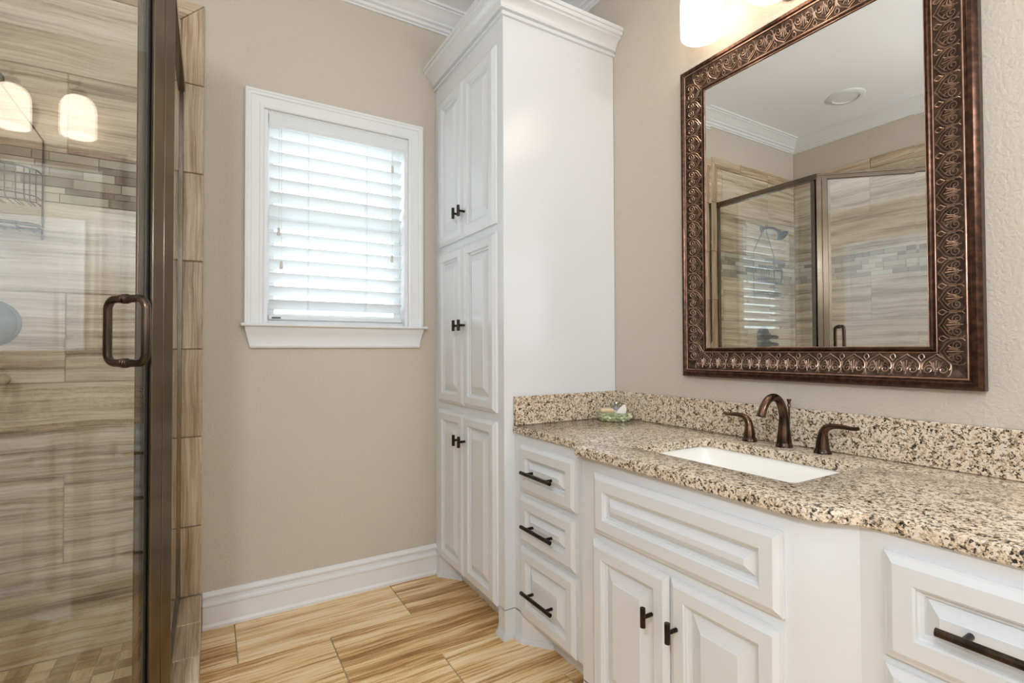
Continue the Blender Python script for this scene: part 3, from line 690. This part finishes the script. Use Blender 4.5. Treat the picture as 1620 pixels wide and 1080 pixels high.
def ornament(mb, p0, p1, nrm):
    p0 = Vector(p0); p1 = Vector(p1); d = (p1-p0); Lg = d.length; d.normalize(); n = Vector(nrm)
    A0, A1 = .020, .083
    # run along the middle of the band between the mitres
    Lm = Lg+2*.05; k = max(1, round(Lm/.068)); pw = Lm/k; s0 = -.05
    for i in range(k):
        c = s0+(i+.5)*pw
        def pt(u, vv, lift=.0003):
            a = A1-(A1-A0)*vv; s = c+u*pw
            s = max(-a, min(Lg+a, s))            # keep to this side of the mitre
            q_ = p0+d*s+n*a
            return Vector(RIGHT(q_.x, q_.y, band_w(a)+lift))
        def inside(u): return True
        R = .0017
        asp = (A1-A0)/pw
        for sg in (-1, 1):
            pts = []
            for t in range(26):
                f_ = t/25; ang = -PI*.5+f_*2*PI*1.6; rad = .20*(1-f_)+.022*f_
                pts.append(pt(sg*(.235-rad*math.cos(ang+PI*.5)*1.0), .30+rad*math.sin(ang+PI*.5)/asp*.95))
            arch = [pt(sg*u, v_) for u, v_ in ((.435, .30), (.47, .42), (.44, .56), (.35, .70), (.22, .80), (.10, .87), (0, .97))]
            mb.tube([pts[0]]+pts[1:], R, 5)
            mb.tube(arch, R*1.15, 5)
            mb.tube([pt(sg*u, v_) for u, v_ in ((.345, .50), (.27, .62), (.16, .71), (.06, .77), (0, .82))], R*.8, 5)
            mb.tube([pt(sg*u, v_) for u, v_ in ((.16, .56), (.135, .42), (.10, .30))], R*.8, 5)
            mb.tube([pt(sg*u, v_) for u, v_ in ((.10, .62), (.085, .45), (.05, .22))], R*.9, 5)
            mb.tube([pt(sg*u, v_) for u, v_ in ((.24, .66), (.19, .60), (.15, .55))], R*1.0, 5)
            mb.tube([pt(sg*u, v_) for u, v_ in ((.50, .98), (.43, .92), (.40, .82), (.46, .74), (.50, .66))], R, 5)
            mb.tube([pt(sg*u, v_) for u, v_ in ((.50, .62), (.48, .50), (.50, .30), (.47, .10), (.40, .04))], R*.8, 5)
        mb.tube([pt(0, v_) for v_ in (.70, .45, .10)], R, 5)
orn = MB()
ornament(orn, (IY0, IZ0), (IY1, IZ0), (0, -1)); ornament(orn, (IY0, IZ1), (IY1, IZ1), (0, 1))
ornament(orn, (IY1, IZ0), (IY1, IZ1), (1, 0)); ornament(orn, (IY0, IZ0), (IY0, IZ1), (-1, 0))
orn.build('scrollwork', M['ornament'], fo, smooth=60, recalc=False)
gl = MB(); bv = .024; t_ = math.tan(math.radians(.85))*bv; X0 = .0193
o4 = [Vector(RIGHT(y, z, X0+t_)) for y, z in ((IY0-.004, IZ0-.004), (IY1+.004, IZ0-.004), (IY1+.004, IZ1+.004), (IY0-.004, IZ1+.004))]
i4 = [Vector(RIGHT(y, z, X0)) for y, z in ((IY0+bv, IZ0+bv), (IY1-bv, IZ0+bv), (IY1-bv, IZ1-bv), (IY0+bv, IZ1-bv))]
k4 = [Vector(RIGHT(y, z, .004)) for y, z in ((IY0-.004, IZ0-.004), (IY1+.004, IZ0-.004), (IY1+.004, IZ1+.004), (IY0-.004, IZ1+.004))]
gl.add(o4+i4+k4, [(4, 5, 6, 7), (0, 1, 5, 4), (1, 2, 6, 5), (2, 3, 7, 6), (3, 0, 4, 7), (0, 1, 9, 8), (1, 2, 10, 9), (2, 3, 11, 10), (3, 0, 8, 11), (8, 9, 10, 11)])
gl.build('mirror_glass', M['mirror'], mi, smooth=0)

# ------------------------------------------------------------------ vanity light
vl = thing('vanity_light', 'three shade bronze vanity light on the wall above the mirror', 'lamp', (0, -1.630, 2.47))
LX = -.130
p = MB(); p.lathe([(.072, -.001), (.072, -.008), (.066, -.014), (.060, -.016), (.056, -.024), (.040, -.030), (.001, -.031)], (0, -1.630, 2.47), 'x', 36); p.v = [Vector((q_.x, q_.y, 2.47+(q_.z-2.47)*1.4)) for q_ in p.v]; p.build('backplate', M['fixture'], vl)
a = MB(); a.tube(catm([(-.028, -1.63, 2.462), (-.060, -1.63, 2.452), (-.098, -1.63, 2.490), (-.122, -1.63, 2.545), (-.130, -1.63, 2.631)]), .0073, 14)
a.tube([(LX, -1.362, 2.631), (LX, -1.898, 2.631)], .0068, 12)
a.build('arm', M['fixture'], vl)
for yy in (-1.362, -1.630, -1.898):
    f = MB(); f.lathe([(.001, 2.604), (.008, 2.601), (.0105, 2.594), (.011, 2.585), (.009, 2.576), (.006, 2.570), (.006, 2.560), (.022, 2.556), (.030, 2.548), (.034, 2.538), (.030, 2.536), (.036, 2.524), (.036, 2.516), (.001, 2.516)], (LX, yy, .046), n=24)
    so_ = f.build('socket_cup', M['fixture'], vl)
    s = MB(); s.lathe([(.024, 2.516), (.040, 2.512), (.056, 2.500), (.068, 2.480), (.074, 2.455), (.0755, 2.42), (.0755, 2.315), (.0745, 2.305), (.071, 2.303), (.070, 2.312), (.0705, 2.42), (.069, 2.452), (.063, 2.476), (.052, 2.495), (.038, 2.506), (.024, 2.510)], (LX, yy, .046), n=36, caps=False)
    s.build('lamp_shade', M['shade'], vl, smooth=60)
    ld = bpy.data.lights.new('bulb', 'POINT'); ld.energy = VANITY_POWER; ld.color = (1.0, 0.90, 0.78); ld.shadow_soft_size = .028
    lo = bpy.data.objects.new('bulb_light', ld); lo.location = (LX, yy, 2.452); COL.objects.link(lo)

# globe bodies of the added fill lamps, unseen by the camera
for (lx, ly) in FILL_LAMPS:
    cl = thing('fill_globe_lamp', 'white opal globe lamp hanging over the open floor', 'lamp', (lx, ly, CEIL), 'added fill lamps')
    b = MB(); b.lathe([(.001, 0), (.065, 0), (.065, -.012), (.04, -.026), (.012, -.030), (.012, -.75), (.045, -.76), (.05, -.785), (.001, -.786)], (lx, ly, CEIL), n=32); b.build('stem', M['fixture'], cl)
    b = MB(); b.lathe([(max(.02, .135*math.sin(PI*k/20)), -.90+.135*math.cos(PI*k/20)) for k in range(2, 21)], (lx, ly, CEIL), n=36, caps=False); b.build('lamp_shade', M['globe'], cl, smooth=60)

# round ceiling speaker over the shower
cs_ = thing('ceiling_speaker', 'round white speaker grille in the ceiling above the shower', 'speaker', (-2.36, -.68, CEIL))
b = MB(); b.lathe([(.086, -.003), (.086, -.014), (.108, -.013), (.121, -.006), (.123, -.0005), (.001, -.0005)], (-2.36, -.68, CEIL), n=48, caps=False); b.build('rim', M['trim'], cs_)
b = MB(); b.lathe([(.0855, -.001), (.0855, -.007), (.001, -.009)], (-2.36, -.68, CEIL), n=48); b.build('grille', M['speaker'], cs_)

# ------------------------------------------------------------------ shower: tiled walls, curb, floor
ZSF = .03
ROWS = [ZSF, .385, .728, 1.080, 1.427, 1.775]; MOS = (1.775, 1.968); TOPR = [1.968, 2.284, 2.622]
BXI, BXO = -1.785, -1.700
GT = .0016
def wall_tiles(mb, P, nrm, ua, ub, joint, parity, rows):
    for r in range(len(rows)-1):
        z0, z1 = rows[r], rows[r+1]; off = joint+(0.305 if (r+parity) % 2 == 0 else 0)
        k = math.floor((ua-off)/.61)
        u = off+k*.61
        while u < ub:
            a, b_ = max(u, ua), min(u+.61, ub)
            if b_-a > .012:
                a2, b2 = a+GT, b_-GT
                mb.tile([P(a2, z0+GT, .006), P(b2, z0+GT, .006), P(b2, z1-GT, .006), P(a2, z1-GT, .006)], nrm, .005, rr(), [(a2-u, 0), (b2-u, 0), (b2-u, z1-z0), (a2-u, z1-z0)])
            u += .61
def mosaic(mb, P, nrm, ua, ub):
    hs = [.034, .024, .038, .034, .026, .034]; sc2 = (MOS[1]-MOS[0])/sum(hs); z = MOS[0]
    for h_ in hs:
        h_ *= sc2; u = ua-random.random()*.1
        while u < ub:
            w = random.choice([.05, .10, .15, .15, .19]); a, b_ = max(u, ua), min(u+w, ub)
            if b_-a > .006: mb.tile([P(a+.001, z+.001, .006), P(b_-.001, z+.001, .006), P(b_-.001, z+h_-.001, .006), P(a+.001, z+h_-.001, .006)], nrm, .006, rr(), [(0, 0)]*4, .001)
            u += w
        z += h_
LEND = DE.y-.09
# back wall of the shower
bk = MB(); bk.box(XL+.001, BXO-.001, -.006, -.0005, 0.0, 2.704); o = bk.build('wall_shower_back', M['grout']); o['kind'] = 'structure'; o['label'] = 'brown veined tile shower wall beside the window'; o['category'] = 'wall'
t = MB(); wall_tiles(t, BACK, (0, -1, 0), XL+.012, BXI, -2.152, 0, ROWS); wall_tiles(t, BACK, (0, -1, 0), XL+.012, BXI, -2.152, 1, TOPR); t.build('tiles', M['wall_tile'], o)
t = MB(); mosaic(t, BACK, (0, -1, 0), XL+.012, BXI); t.build('glass_mosaic_band', M['mosaic'], o)
t = MB(); zs_ = [.158, .452, .832, 1.208, 1.586, 1.966, 2.351]
for a, c in zip(zs_, zs_[1:]): t.tile([(BXI+GT, -.006, a+GT), (BXO, -.006, a+GT), (BXO, -.006, c-GT), (BXI+GT, -.006, c-GT)], (0, -1, 0), .009, rr(), [(0, 0), (0, .085), (c-a, .085), (c-a, 0)], .003)
t.tile([(BXI+GT, -.006, 2.351+GT), (BXO, -.006, 2.351+GT), (BXO, -.006, 2.705), (BXI+GT, -.006, 2.622)], (0, -1, 0), .009, rr(), [(0, 0), (0, .085), (.354, .085), (.27, 0)], .003)
x1 = BXO; first = True
for xe in (-2.08, -2.451, XL+.012):
    q4 = [(xe+GT, -.006, 2.622+GT), ((BXI if first else x1-GT), -.006, 2.622+GT), ((BXO if first else x1-GT), -.006, 2.705), (xe+GT, -.006, 2.705)]
    t.tile(q4, (0, -1, 0), .009, rr(), [(0, 0), (x1-xe, 0), (x1-xe, .085), (0, .085)], .003); x1 = xe; first = False
t.build('border_tiles', M['border_tile'], o)
# left wall of the shower
lk = MB(); lk.box(XL+.0005, XL+.006, LEND, -.001, 0.0, 2.704); o = lk.build('wall_shower_left', M['grout']); o['kind'] = 'structure'; o['label'] = 'grey-brown veined tile shower wall seen in the mirror'; o['category'] = 'wall'
t = MB(); wall_tiles(t, LEFT, (1, 0, 0), LEND, -.012, -.613, 1, ROWS); wall_tiles(t, LEFT, (1, 0, 0), LEND, -.012, -.613, 0, TOPR); t.build('tiles', M['wall_tile'], o)
t = MB(); mosaic(t, LEFT, (1, 0, 0), LEND, -.012); t.build('glass_mosaic_band', M['mosaic'], o)
t = MB(); y1 = -.012
for ye in (-.24, -.62, -.995, LEND):
    t.tile([(XL+.006, ye+GT, 2.622+GT), (XL+.006, y1-GT, 2.622+GT), (XL+.006, y1-GT, 2.705), (XL+.006, ye+GT, 2.705)], (1, 0, 0), .009, rr(), [(0, 0), (y1-ye, 0), (y1-ye, .085), (0, .085)], .003); y1 = ye
t.build('border_tiles', M['border_tile'], o)
# curb
CURB = [(XP, -.016), (XP, YP), (DE.x, DE.y), (XL+.006, DE.y)]
cb = MB(); cb.sweep([(-.083, 0), (.083, 0), (.083, .150), (-.083, .150)], CURB, XYZ, flip=-1)
o = cb.build('trim_5', M['grout'], smooth=0); o['kind'] = 'structure'; o['label'] = 'tiled shower curb under the glass'; o['category'] = 'curb'
t = MB(); pv = [Vector(p_) for p_ in CURB]; nr = []
for i in range(4):
    ns = []
    if i > 0: q_ = (pv[i]-pv[i-1]).normalized(); ns.append(Vector((-q_.y, q_.x)))
    if i < 3: q_ = (pv[i+1]-pv[i]).normalized(); ns.append(Vector((-q_.y, q_.x)))
    nr.append(ns[0] if len(ns) == 1 else (ns[0]+ns[1])/(1+ns[0].dot(ns[1])))
for i in range(3):
    Lg = (pv[i+1]-pv[i]).length; k = max(1, round(Lg/.30)); tdir = (pv[i+1]-pv[i]).normalized(); sd_ = Vector((-tdir.y, tdir.x))
    for j in range(k):
        f0, f1 = j/k, (j+1)/k; g = GT/Lg
        def at_(f_, a): return pv[i].lerp(pv[i+1], f_)+(nr[i].lerp(nr[i+1], f_) if f_ in (0, 1) else sd_)*a
        fa_, fb_ = (f0 if j == 0 else f0+g), (f1 if j == k-1 else f1-g)
        if j == 0: fa_ = 0
        if j == k-1: fb_ = 1
        l = Lg/k
        A = [at_(fa_, .088), at_(fb_, .088), at_(fb_, -.088), at_(fa_, -.088)]
        t.tile([(p_.x, p_.y, .150) for p_ in A], (0, 0, 1), .007, rr(), [(0, 0), (l, 0), (l, .17), (0, .17)], .003)
        for sgn in (1, -1):
            e0, e1 = at_(fa_, .083*sgn), at_(fb_, .083*sgn); zb = 0.001 if sgn*1 > 0 else ZSF
            t.tile([(e0.x, e0.y, zb), (e1.x, e1.y, zb), (e1.x, e1.y, .149), (e0.x, e0.y, .149)], (sd_.x*sgn, sd_.y*sgn, 0), .006, rr(), [(0, 0), (l, 0), (l, .14), (0, .14)], .002)
t.build('curb_tiles', M['border_tile'], o)
# shower floor
sf = MB(); inner = [(XP-.083, -.012), (XP-.083, YP-.03), (DE.x-.02, DE.y+.083), (XL+.012, DE.y+.083), (XL+.012, -.012)]
sf.prism(inner, .0005, ZSF-.005); o = sf.build('floor_shower', M['grout']); o['kind'] = 'structure'; o['label'] = 'small square tile shower floor'; o['category'] = 'floor'
t = MB(); PT = .0667
def in_poly(x, y, P_):
    c = False
    for i in range(len(P_)):
        (x1_, y1_), (x2_, y2_) = P_[i], P_[i-1]
        if (y1_ > y) != (y2_ > y) and x < (x2_-x1_)*(y-y1_)/(y2_-y1_)+x1_: c = not c
    return c
for i in range(30):
    for j in range(26):
        a = -2.03-PT*18+i*PT; c = -.012-(j+1)*PT
        qs = [(a+.0018, c+.0018), (a+PT-.0018, c+.0018), (a+PT-.0018, c+PT-.0018), (a+.0018, c+PT-.0018)]
        if all(in_poly(x, y, inner) for x, y in qs):
            rot = random.random() < .5
            t.tile([(x, y, ZSF-.005) for x, y in qs], (0, 0, 1), .005, rr(), [(0, 0), (PT, 0), (PT, PT), (0, PT)] if rot else [(0, 0), (0, PT), (PT, PT), (PT, 0)], .001)
t.build('mosaic_tiles', M['pan_tile'], o)

# ------------------------------------------------------------------ shower enclosure
se = thing('shower_enclosure', 'bronze framed corner shower enclosure of clear glass beside the window wall', 'shower', (XP, YP, .157))
ZB, ZH0, ZH1 = .1575, 2.310, 2.347
DP = lambda s, n, z: tuple(Vector((XP, YP, 0))+DD*s+DN*n+Vector((0, 0, z)))
def obox(mb, s0, s1, n0, n1, z0, z1):
    return mb.add([DP(s, n, z) for s in (s0, s1) for n in (n0, n1) for z in (z0, z1)], [(0, 1, 3, 2), (4, 6, 7, 5), (0, 4, 5, 1), (2, 3, 7, 6), (0, 2, 6, 4), (1, 5, 7, 3)])
def sidepanel(name, axis, lo, hi, fixed):
    g = MB(); fr = MB(); w = .012
    def bx(mb, a0, a1, t0, t1, z0, z1):
        if axis == 'y': mb.box(fixed+t0, fixed+t1, a0, a1, z0, z1)
        else: mb.box(a0, a1, fixed+t0, fixed+t1, z0, z1)
    bx(g, lo+.004, hi-.004, -.004, .004, ZB+.008, ZH0+.01)
    po = g.build(name, M['glass'], se, smooth=0)
    bx(fr, lo, lo+.026, -w, w, ZB, ZH0); bx(fr, hi-.014, hi, -w, w, ZB, ZH0); bx(fr, lo+.026, hi-.014, -w, w, ZB, ZB+.018)
    fr.build('panel_frame', M['shower_bronze'], po, bevel=.0015)
sidepanel('side_panel', 'y', YP+.012, -.016, XP)
hd = MB()
hp = [(-.017, 0), (.017, 0), (.017, .010), (.013, .013), (.013, .020), (.017, .024), (.017, .037), (-.017, .037)]
hd.sweep(hp, [(XP, -.016), (XP, YP), (DE.x, DE.y), (XL+.012, DE.y)], lambda u, v, w: (u, v, ZH0+w), flip=-1); hd.build('header_rail', M['shower_bronze'], se, smooth=20)
cp = MB(); obox(cp, -.012, .020, -.017, .017, ZB, ZH0); obox(cp, .0215, .054, -.014, .018, ZB, ZH0); cp.build('corner_post', M['shower_bronze'], se, bevel=.0015)
cp = MB(); obox(cp, .735, .800, -.017, .017, ZB, ZH0); cp.build('corner_post', M['shower_bronze'], se, bevel=.0015)
sj = MB(); obox(sj, .0545, .079, -.015, -.0065, ZB, ZH0); sj.build('strike_jamb', M['shower_bronze'], se, bevel=.001)
ga = MB(); obox(ga, .0555, .0590, -.0045, .0045, ZB+.03, ZH0-.004); ga.build('door_gasket', M['black'], se)
sidepanel('side_panel', 'x', XL+.014, DE.x-.02, DE.y)
dg = MB(); obox(dg, .061, .730, -.004, .004, ZB+.022, ZH0-.004); do = dg.build('door', M['glass'], se, smooth=0)
sw = MB(); obox(sw, .064, .730, -.008, .008, ZB+.004, ZB+.022); sw.build('door_sweep', M['shower_bronze'], do)
for zz in (.45, 2.02):
    hn = MB(); obox(hn, .690, .7345, -.010, .010, zz-.045, zz+.045); hn.build('hinge', M['shower_bronze'], do, bevel=.002)
HS, HZ0, HZ1 = .117, 1.168, 1.343
for sgn, dep in ((1, .074), (-1, .064)):
    h = MB(); R_ = .028; pts = [DP(HS, sgn*.005, HZ0)]
    for cz, a0, a1 in ((HZ0, -90, 0), (HZ1, 0, 90)):
        cc = (dep-R_, cz+(R_ if cz == HZ0 else -R_))
        for k in range(9):
            an = math.radians(a0+(a1-a0)*k/8); pts.append(DP(HS, sgn*(cc[0]+R_*math.cos(an)), cc[1]+R_*math.sin(an)))
    pts.append(DP(HS, sgn*.005, HZ1)); h.tube(pts, .0108, 16); ho = h.build('handle', M['handle_bronze'], do, smooth=60)
    for zz in (HZ0, HZ1):
        rg = MB()
        for q0, r0 in ((.0055, .0135), (.0105, .0125), (.015, .0115)):
            ring = []
            rg.tube([DP(HS, sgn*(q0-.0022), zz), DP(HS, sgn*(q0-.001), zz), DP(HS, sgn*(q0+.001), zz), DP(HS, sgn*(q0+.0022), zz)], [r0*.9, r0, r0, r0*.9], 18)
        rg.build('collar', M['handle_bronze'], ho, smooth=50)

# shower fittings on the back wall
SVX = -2.362
va = thing('shower_valve', 'round dark shower valve plate with a lever on the tile wall', 'valve', (SVX, -.012, 1.304))
p = MB(); p.lathe([(.086, -.011), (.086, -.016), (.081, -.019), (.076, -.019), (.073, -.022), (.030, -.030), (.001, -.031)], (SVX, 0, 1.304), 'y', 44); p.build('valve_plate', M['pewter'], va)
p = MB(); p.lathe([(.026, -.028), (.026, -.062), (.022, -.072), (.001, -.074)], (SVX, 0, 1.304), 'y', 28); p.build('hub', M['pewter'], va)
p = MB(); p.tube([(SVX-.01, -.058, 1.304), (SVX-.05, -.060, 1.303), (SVX-.10, -.063, 1.300), (SVX-.118, -.064, 1.299)], [.015, .016, .017, .012], 16); p.build('lever', M['pewter'], va, smooth=60)
sh = thing('showerhead', 'dark shower head on a short arm high on the shower wall', 'shower head', (SVX, -.012, 2.21))
p = MB(); p.lathe([(.030, -.011), (.030, -.015), (.020, -.024), (.001, -.025)], (SVX, 0, 2.21), 'y', 28); p.build('flange', M['pewter'], sh)
p = MB(); p.tube(catm([(SVX, -.020, 2.21), (SVX, -.07, 2.212), (SVX, -.12, 2.195), (SVX, -.155, 2.165)]), .0095, 14); p.build('arm', M['pewter'], sh, smooth=60)
p = MB(); c0 = Vector((SVX, -.155, 2.165)); dr_ = Vector((0, -.62, -.78)).normalized()
p.tube([c0-dr_*.005, c0+dr_*.010, c0+dr_*.022, c0+dr_*.045, c0+dr_*.058, c0+dr_*.062], [.011, .016, .018, .040, .047, .042], 28); p.build('spray_head', M['pewter'], sh, smooth=50)
cd = thing('shower_caddy', 'dark wire shower caddy hanging against the glass mosaic band', 'caddy', (SVX, -.06, 1.62))
xa, xb = SVX-.142, SVX+.142
yb_ = -.026
p = MB(); p.tube([(xa, yb_, 1.622), (xa, yb_, 2.00), (xa+.03, yb_, 2.05), (SVX-.022, yb_-.01, 2.19), (SVX-.012, yb_-.03, 2.232), (SVX, yb_-.032, 2.238), (SVX+.012, yb_-.03, 2.232), (SVX+.022, yb_-.01, 2.19), (xb-.03, yb_, 2.05), (xb, yb_, 2.00), (xb, yb_, 1.622)], .0028, 8); p.build('frame', M['wire'], cd)
def basket(z0, z1, dep, name, bars):
    b_ = MB(); n = 12
    def rim(z, k=1.0): return [(xa, yb_, z), (xa+.004, yb_-dep*.6*k, z)]+[(SVX-.128*math.cos(PI*i/n), yb_-dep*.6*k-dep*.4*k*math.sin(PI*i/n), z) for i in range(1, n)]+[(xb-.004, yb_-dep*.6*k, z), (xb, yb_, z)]
    b_.tube(rim(z1), .0034, 8); b_.tube(rim(z0+.022, .97), .0024, 8); b_.tube(rim(z0, .86), .0024, 8); b_.tube([(xa, yb_, z1), (xb, yb_, z1)], .0026, 8)
    if bars:
        t1, t2, t3 = rim(z1), rim(z0+.022, .97), rim(z0, .86)
        for q1, q2, q3 in zip(t1, t2, t3): b_.tube([q1, q2, q3, (q3[0], yb_, z0)], .0018, 6)
    for i in range(7):
        x = xa+.02+i*(xb-xa-.04)/6; b_.tube([(x, yb_, z0), (x, yb_-dep*.8, z0)], .0018, 6)
    b_.build(name, M['wire'], cd)
basket(1.748, 1.868, .115, 'basket', True)
basket(1.648, 1.662, .085, 'soap_tray', False)
for x in (xa+.05, xb-.05):
    hk = MB(); hk.tube([(x, yb_-.07, 1.655), (x, yb_-.082, 1.64), (x, yb_-.092, 1.648), (x, yb_-.093, 1.668)], .0022, 8)
    hk.build('hook', M['wire'], cd)
kn = MB(); kn.lathe([(.020, -.011), (.021, -.016), (.017, -.024), (.008, -.029), (.001, -.030)], (-2.325, 0, 1.098), 'y', 24); o = kn.build('wall_peg', M['stone_knob'], smooth=60); tag(o, 'small beige round peg on the shower tile below the valve plate', 'peg')
